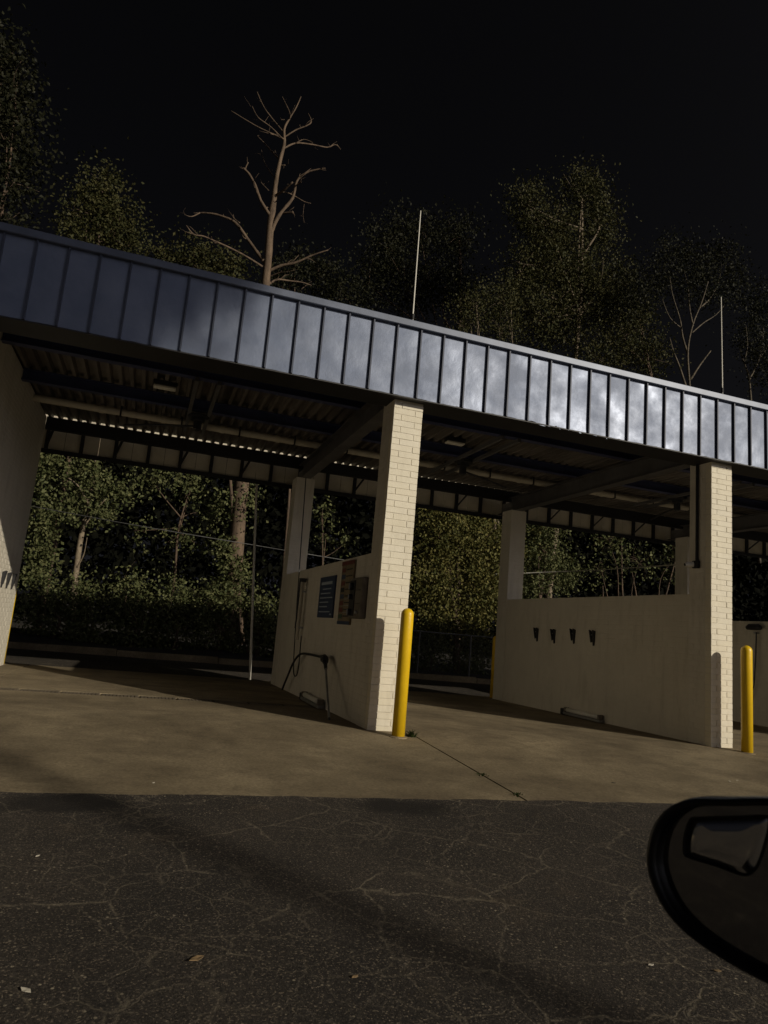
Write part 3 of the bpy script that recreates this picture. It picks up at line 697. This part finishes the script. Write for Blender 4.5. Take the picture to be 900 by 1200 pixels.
# seen through the bays
V('ivy_tree', 'ivy covered tree with leaning pale trunk behind the first bay, beside the end wall', 'tree', 14.4, [(52, 553, 26, 26), (100, 556, 30, 26), (135, 575, 16, 20), (50, 610, 22, 30), (118, 598, 18, 18), (45, 660, 22, 24), (78, 590, 16, 20)], 190, 0.114, LEAF_IVY, (88, 690), .10, clump=.2, bark=PALEB, limbs=False, paths=LEANT)
V('ivy_tree', 'ivy covered tree with dark gaps behind the first bay, beside the dead trunk', 'tree', 15.2, [(178, 562, 20, 18), (225, 568, 24, 20), (248, 600, 14, 24), (205, 632, 16, 12), (165, 622, 9, 14), (235, 640, 14, 12)], 130, 0.114, LEAF_IVY, (195, 690), .06, clump=.2, bark=BARK)
V('ivy_tree', 'tall mass of yellowing ivy behind the second bay', 'tree', 13.3, [(515, 625, 34, 34), (560, 640, 32, 38), (508, 680, 30, 38), (560, 695, 32, 34), (592, 640, 18, 34), (530, 590, 40, 24), (535, 730, 42, 20)], 270, 0.105, LEAF_YEL, (540, 735), .13, clump=.25)
V('ivy_tree', 'green ivy bush behind the wall with four mat clips', 'tree', 13.6, [(632, 640, 20, 24), (652, 668, 32, 24), (622, 685, 24, 24), (640, 615, 26, 18)], 262, 0.099, LEAF_IVY, (635, 730), .1, clump=.25)
V('ivy_tree', 'sparse dark sapling with bare twigs under the cable', 'tree', 15.5, [(712, 632, 26, 18), (748, 660, 26, 18), (790, 655, 16, 24), (705, 670, 16, 16)], 40, .14, LEAF_IVY, (745, 730), .07, clump=.3, stems=4, twigs=8)
V('ivy_tree', 'faint sparse sapling in the dark gap behind the blue sign', 'tree', 15.5, [(378, 595, 10, 12), (382, 625, 14, 16), (400, 640, 12, 10)], 34, .13, LEAF_IVY, (384, 730), .05, clump=.22)
SH = [(52, 700, 30, 26, 'beside the end wall'), (100, 703, 28, 24, 'in front of the leaning ivy trunk'), (148, 698, 28, 26, 'between the two ivy covered trees'), (198, 702, 28, 24, 'under the second ivy tree'), (248, 708, 28, 24, 'next to the dead trunk'), (298, 714, 28, 24, 'behind the leaning steel pole')]
for (u, v, ru, rv, w_) in SH:
    V('shrub', 'rounded green hedge shrub '+w_, 'shrub', 13.5, [(u, v, ru, rv), (u+5, v+38, ru+3, 30), (u-6, v+60, ru, 20)], 200, 0.095, LEAF_IVY, (u, v+70), .05, clump=.2, stems=4, group='hedge shrubs along the verge')
for (u, v, ru, rv, w_) in ((345, 745, 26, 18, 'low in the dark behind the rear pillar'), (500, 757, 28, 28, 'under the yellowing ivy by the bright bollard'), (550, 765, 28, 28, 'behind the chain link fence'), (655, 740, 34, 30, 'low behind the wall with four mat clips')):
    V('shrub', 'dark shaded shrub '+w_, 'shrub', 13.4, [(u, v, ru, rv), (u, v+20, ru+3, 20)], 210, 0.091, LEAF_IVY, (u, v+40), .05, clump=.2, stems=4, group='hedge shrubs along the verge')

# wood beyond, one dark mass
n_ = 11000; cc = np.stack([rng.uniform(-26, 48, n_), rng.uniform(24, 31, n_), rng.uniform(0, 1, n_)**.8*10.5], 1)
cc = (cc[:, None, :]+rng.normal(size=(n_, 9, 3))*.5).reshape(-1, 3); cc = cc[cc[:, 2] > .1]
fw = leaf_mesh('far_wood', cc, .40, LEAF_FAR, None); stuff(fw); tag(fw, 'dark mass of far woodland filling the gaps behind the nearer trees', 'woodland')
# dead pine
YD = 14.0
def zp(X, Y, dy=0.): return at_y(200+X/4.09, 90+Y/4.09, YD+dy)
root = at_y(270, 726, YD)
t = thing('dead_tree', 'tall bare dead tree with broken crooked branches above the roof', 'tree', (root[0], YD, verge(root[0], YD)))
tp = [np.array([root[0], YD, verge(root[0], YD)-.1]), at_y(277, 640, YD), at_y(284, 560, YD), at_y(298, 450, YD), at_y(308, 370, YD)]+[zp(x, y) for x, y in ((455, 1000), (470, 830), (480, 690), (495, 590), (505, 500), (525, 400), (545, 320), (545, 250), (570, 200), (600, 150), (625, 95))]
rad = [.26, .23, .215, .19, .145, .13, .12, .125, .085, .07, .058, .05, .038, .026, .018, .009]
tp2 = smooth_path(tp, 4); rad2 = np.interp(np.linspace(0, len(tp)-1, len(tp2)), range(len(tp)), rad)
rad2 = [r*random.uniform(.93, 1.08) for r in rad2]
MB().tube(tp2, rad2, 12).build('trunk', DEADW, t, smooth=True)
BR = [([(445, 885), (435, 870), (370, 780), (310, 700), (250, 670), (190, 655), (135, 652)], .13, .05), ([(140, 652), (100, 670), (65, 660)], .04, .015),
 ([(440, 910), (360, 860), (300, 828), (240, 800), (160, 765), (110, 755), (75, 712)], .07, .03), ([(240, 800), (205, 790), (195, 765)], .03, .015), ([(330, 700), (305, 680), (300, 660)], .04, .02),
 ([(462, 935), (530, 905), (600, 890), (680, 855), (755, 830)], .11, .03), ([(462, 1000), (510, 972), (570, 978), (630, 985), (675, 1000)], .08, .02), ([(470, 960), (520, 940), (560, 935)], .05, .02),
 ([(480, 670), (460, 640), (430, 590), (405, 520), (375, 465), (350, 440)], .11, .06), ([(378, 470), (358, 445), (372, 410)], .06, .03), ([(430, 590), (415, 560), (400, 500)], .05, .03),
 ([(482, 745), (500, 700), (530, 650), (585, 580), (605, 500), (650, 460), (700, 445), (742, 438)], .13, .03), ([(525, 660), (555, 652), (588, 650)], .06, .05), ([(600, 520), (625, 505)], .05, .03),
 ([(500, 570), (540, 545), (585, 505)], .09, .05), ([(520, 552), (560, 556), (600, 575), (640, 598), (672, 606)], .05, .015),
 ([(503, 490), (480, 460), (450, 410), (435, 350)], .04, .015), ([(525, 400), (505, 380), (460, 330), (415, 283)], .06, .025), ([(470, 545), (440, 515), (432, 500)], .03, .02),
 ([(545, 300), (525, 290), (470, 265), (400, 230), (290, 163)], .06, .02), ([(540, 300), (525, 285), (480, 240), (420, 195), (390, 140)], .05, .015), ([(545, 270), (520, 240), (460, 165), (430, 110), (415, 72)], .045, .015),
 ([(540, 345), (600, 318), (680, 325), (750, 338), (790, 325), (815, 348)], .06, .02), ([(600, 318), (640, 300), (680, 315)], .03, .012), ([(545, 290), (600, 255), (650, 235), (675, 215), (660, 175)], .05, .015),
 ([(570, 200), (570, 170), (535, 95)], .04, .015), ([(525, 425), (550, 424)], .04, .04), ([(640, 610), (635, 660), (640, 700)], .012, .008), ([(545, 205), (530, 205)], .02, .01)]
for pts, r0, r1 in BR:
    dy = random.uniform(-1.2, 1.2); P = [zp(x, y, dy*(i/(len(pts)-1))) for i, (x, y) in enumerate(pts)]
    pa = smooth_path(P, 4); rr = np.linspace(r0, r1, len(pa))*np.array([random.uniform(.85, 1.15) for _ in pa])*.52
    bo = MB().tube(pa, list(rr), 8)
    for _ in range(2+len(pa)//6):
        k_ = random.randrange(2, len(pa)); d_ = pa[k_]-pa[k_-2]; d_ = d_/(np.linalg.norm(d_)+1e-6)
        e_ = d_*random.uniform(.2, .5)+np.array([random.uniform(-.6, .6), random.uniform(-.4, .4), random.uniform(-.3, .7)]); L_ = random.uniform(.12, .55)
        bo.tube([pa[k_], pa[k_]+e_*L_*.5+rng.normal(size=3)*.03, pa[k_]+e_*L_], [rr[k_]*.5, rr[k_]*.35, rr[k_]*.12], 5)
    bo.build('branch', DEADW, t, smooth=True)
ip = [lobe_points(u, v, ru, rv, YD-.3, 800, .2)[0] for u, v, ru, rv in ((274, 672, 17, 26), (262, 646, 9, 16), (296, 585, 5, 22), (268, 702, 24, 18), (268, 590, 4, 18))]
leaf_mesh('ivy', np.concatenate(ip), .11, LEAF_IVY, t)

# street tree behind the viewer, whose shade falls on the roof end
def shade_tree():
    by = -32.0; bx = -4.35-.73*by; z0 = gz(9, -20)
    t = thing('street_tree', 'broad leafy tree standing in the lot opposite the car wash', 'tree', (bx, by, z0))
    b = MB(); b.tube(smooth_path([(bx, by, z0-.1), (bx+.1, by, 5), (bx-.05, by+.1, 11), (bx+.1, by, 17.5)], 5), list(np.linspace(.13, .04, 16)), 10)
    lobes = [((bx, by, 17.3), (1.7, 1.8, 1.3)), ((bx+.9, by+.4, 18.2), (1.2, 1.4, 1.0)), ((bx-1.2, by, 17.0), (1.6, 1.6, 1.3)), ((bx+.5, by-.6, 16.4), (.9, 1.2, .7)), ((bx-.9, by, 15.6), (1.2, 1.3, .9)), ((bx-.4, by, 19.2), (1.6, 1.5, 1.2))]
    pts = []
    for c, R in lobes:
        b.tube(smooth_path([(bx, by, c[2]-2.2), ((bx+c[0])/2+.2, (by+c[1])/2, c[2]-.8), c], 4), list(np.linspace(.12, .03, 9)), 7)
        q = rng.normal(size=(420, 3)); q /= np.linalg.norm(q, axis=1)[:, None]; q *= (rng.uniform(.1, 1, 420)**.4)[:, None]
        cc = np.array(c)+q*np.array(R); pts.append((cc[:, None, :]+rng.normal(size=(420, 16, 3))*.26).reshape(-1, 3))
    b.build('trunk', BARK, t, smooth=True); leaf_mesh('crown', np.concatenate(pts), .17, LEAF_MID, t)
shade_tree()

# ------------------------------------------------------------------ small ground things
def tuft(x, y, n, h, label):
    z = gz(x, y); b = MB()
    for _ in range(n):
        a = random.uniform(0, 6.28); r = random.uniform(0, .05); hh = h*random.uniform(.5, 1.2); w_ = .006
        p0 = np.array([x+r*math.cos(a), y+r*math.sin(a), z-.005]); d = np.array([math.cos(a)*.6, math.sin(a)*.6, 1.])
        s = np.array([-math.sin(a), math.cos(a), 0])*w_
        b.add([p0-s, p0+s, p0+d*hh*.6+s*.8, p0+d*hh*.6-s*.8, p0+d*hh+np.array([math.cos(a), math.sin(a), -.6])*hh*.3], [(0, 1, 2, 3), (3, 2, 4)])
    o = b.build('weed', GRASS); tag(o, label, 'weed')
tuft(.40, -.24, 60, .07, 'small green weed tuft at the foot of the bright yellow bollard')
p = at_z(568, 908, -.07); tuft(.45, p[1], 20, .025, 'low weed growing in the middle of the concrete joint')
p = at_z(612, 931, -.09); tuft(.45, p[1], 24, .025, 'low weed in the concrete joint near the asphalt edge')
LEAFD = mat('dry_leaf', (.30, .20, .10), .8, var=.4, scale=30); PAPER = mat('paper_scrap', (.6, .55, .45), .8)
def scrap(u, v, s, m, label, cat, name):
    z0 = -.15
    for _ in range(6):
        p = at_z(u, v, z0); z0 = gz(p[0], p[1])
    a = random.uniform(0, 6.28); ca, sa = math.cos(a), math.sin(a); b = MB()
    out = [(-1, 0, .0), (-.45, .42, .25), (.2, .5, .12), (1, .05, .3), (.35, -.42, .05), (-.4, -.4, .2), (0, 0, .06)]
    vs = [(p[0]+s*(x*ca-y*sa), p[1]+s*(x*sa+y*ca), p[2]+.003+s*z*.5) for x, y, z in out]
    b.add(vs, [(i, (i+1) % 6, 6) for i in range(6)])
    o = b.build(name, m); tag(o, label, cat); sm = o.modifiers.new('s', 'SOLIDIFY'); sm.thickness = .0015
scrap(230, 1125, .032, LEAFD, 'curled dry leaf lying alone on cracked asphalt', 'leaf', 'dry_leaf')
scrap(30, 1162, .022, PAPER, 'pale scrap of litter on the cracked asphalt', 'litter', 'litter')
scrap(416, 1146, .014, LEAFD, 'tiny yellow leaf on the asphalt beside a pale crack', 'leaf', 'dry_leaf')
scrap(763, 1132, .013, PAPER, 'small white paper scrap on asphalt by the car mirror', 'litter', 'litter')
scrap(841, 1139, .016, LEAFD, 'small yellow leaf on asphalt below the car mirror', 'leaf', 'dry_leaf')
scrap(44, 1004, .012, PAPER, 'tiny pale pebble sized scrap on asphalt near the apron', 'litter', 'litter')
scrap(855, 916, .022, PAPER, 'white crumpled scrap on the concrete apron', 'litter', 'litter')
scrap(864, 915, .015, PAPER, 'small white scrap next to the crumpled one on the concrete', 'litter', 'litter')
scrap(719, 918, .020, SOFF, 'dark twig like scrap on the concrete apron', 'litter', 'litter')
scrap(180, 918, .012, PAPER, 'tiny white fleck on the concrete apron edge', 'litter', 'litter')

# ------------------------------------------------------------------ own car: side mirror and door
CARP = mat('car_paint', (.008, .008, .009), .35); MIRR = mat('mirror_glass', (.24, .24, .245), .04, 1.); SPOT = mat('spotter_glass', (.6, .6, .6), .05, 1.)
car = thing('car', 'black side mirror and door of a car parked facing along the wash bays', 'car', (-1.6, -6.62, gz(-1.6, -6.6)))
cen = CAM+ray(895, 1040)*.72
nrm = np.array([-.93, -.36, .03]); nrm /= np.linalg.norm(nrm)
def onp(u, v, off=0.): d = ray(u, v); return CAM+d*(((cen+nrm*off-CAM)@nrm)/(d@nrm))
outl = [(784, 946), (808, 935), (850, 934.5), (900, 934), (960, 938), (1008, 946), (1030, 966), (1036, 1010), (1034, 1080), (1028, 1150), (1008, 1182), (970, 1180), (930, 1164), (890, 1146), (850, 1124), (812, 1098), (786, 1072), (769, 1043), (760, 1012), (762, 984), (770, 962)]
def closed(P, n=4):
    P = [np.asarray(p, float) for p in P]; N = len(P); out = []
    for i in range(N):
        p0, p1, p2, p3 = P[i-1], P[i], P[(i+1) % N], P[(i+2) % N]
        for k in range(n):
            q = k/n; out.append(.5*((2*p1)+(p2-p0)*q+(2*p0-5*p1+4*p2-p3)*q*q+(-p0+3*p1-3*p2+p3)*q**3))
    return out
outl = closed(outl); oc = np.mean(outl, axis=0)
def sc(f, du=0, dv=0): return [(oc[0]+(u-oc[0])*f+du, oc[1]+(v-oc[1])*f+dv) for u, v in outl]
def loft(rings, name, m, parent, cap0=True, cap1=True):
    n = len(rings[0]); b = MB(); vs = [q for r in rings for q in r]
    fs = [(i*n+k, i*n+(k+1) % n, (i+1)*n+(k+1) % n, (i+1)*n+k) for i in range(len(rings)-1) for k in range(n)]
    if cap0: fs.append(tuple(range(n-1, -1, -1)))
    if cap1: fs.append(tuple((len(rings)-1)*n+k for k in range(n)))
    b.add(vs, fs); return b.build(name, m, parent, smooth=True)
def P2(pts, off): return [onp(u, v, 0)+nrm*off for u, v in pts]
mir = loft([P2(sc(.90), -.012), P2(sc(.905), .004), P2(sc(.94), .012), P2(sc(.985), .008), P2(sc(1.0), -.008), P2(sc(1.0), -.03), P2(sc(.93), -.06), P2(sc(.75), -.085), P2(sc(.4), -.098)], 'side_mirror', CARP, car)
gl = loft([P2(sc(.895), -.0115), P2(sc(.895), -.009)], 'mirror_glass', MIRR, mir); gl.data.polygons.foreach_set('use_smooth', [False]*len(gl.data.polygons))
sp = [(806, 962), (816, 959), (860, 958), (890, 957), (897, 962), (894, 982), (886, 1008), (878, 1022), (866, 1026), (838, 1016), (806, 1006), (799, 999), (800, 980)]
sp = closed(sp)
def scs(f): c = np.mean(sp, axis=0); return [(c[0]+(u-c[0])*f, c[1]+(v-c[1])*f) for u, v in sp]
loft([P2(scs(1.045), -.0088), P2(scs(1.045), -.0070), P2(scs(1.0), -.0070), P2(scs(1.0), -.0086)], 'spotter_frame', CARP, mir, False, False)
loft([P2(scs(1.0), -.0085), P2(scs(.99), -.0076), P2(scs(.7), -.0060), P2(scs(.3), -.0050)], 'spotter_glass', SPOT, mir)
fo = onp(1020, 1130)-nrm*.04
MB().tube(smooth_path([fo, fo+np.array([.05, -.03, -.02]), np.array([-1.40, -6.60, .54])], 4), [.032]*9, 10).build('mirror_arm', CARP, mir, smooth=True)
def shell(x0, x1, name):
    prof = [(-6.66, .55), (-6.60, .555), (-6.57, .52), (-6.535, .40), (-6.53, .28), (-6.55, .12), (-6.60, .03), (-6.68, .02)]
    xs = np.linspace(x0, x1, 6); b = MB(); n = len(prof); vs = [(x, y, z) for x in xs for y, z in prof]
    b.add(vs, [(i*n+k, i*n+k+1, (i+1)*n+k+1, (i+1)*n+k) for i in range(5) for k in range(n-1)]+[tuple(range(n)), tuple(5*n+k for k in range(n-1, -1, -1))])
    return b.build(name, CARP, car)
dd = shell(-2.50, -1.35, 'door'); MB().box(-2.42, -2.24, -6.535, -6.505, .42, .45).build('handle', CARP, dd, bevel=.008)
shell(-1.34, -1.10, 'front_wing')
w = MB().tube([(-.72, -6.78, .08), (-.72, -6.57, .08)], .33, 28).build('wheel', BLACK, car)
MB().tube([(-.72, -6.569, .08), (-.72, -6.56, .08)], .22, 24).build('rim', STEEL, w)
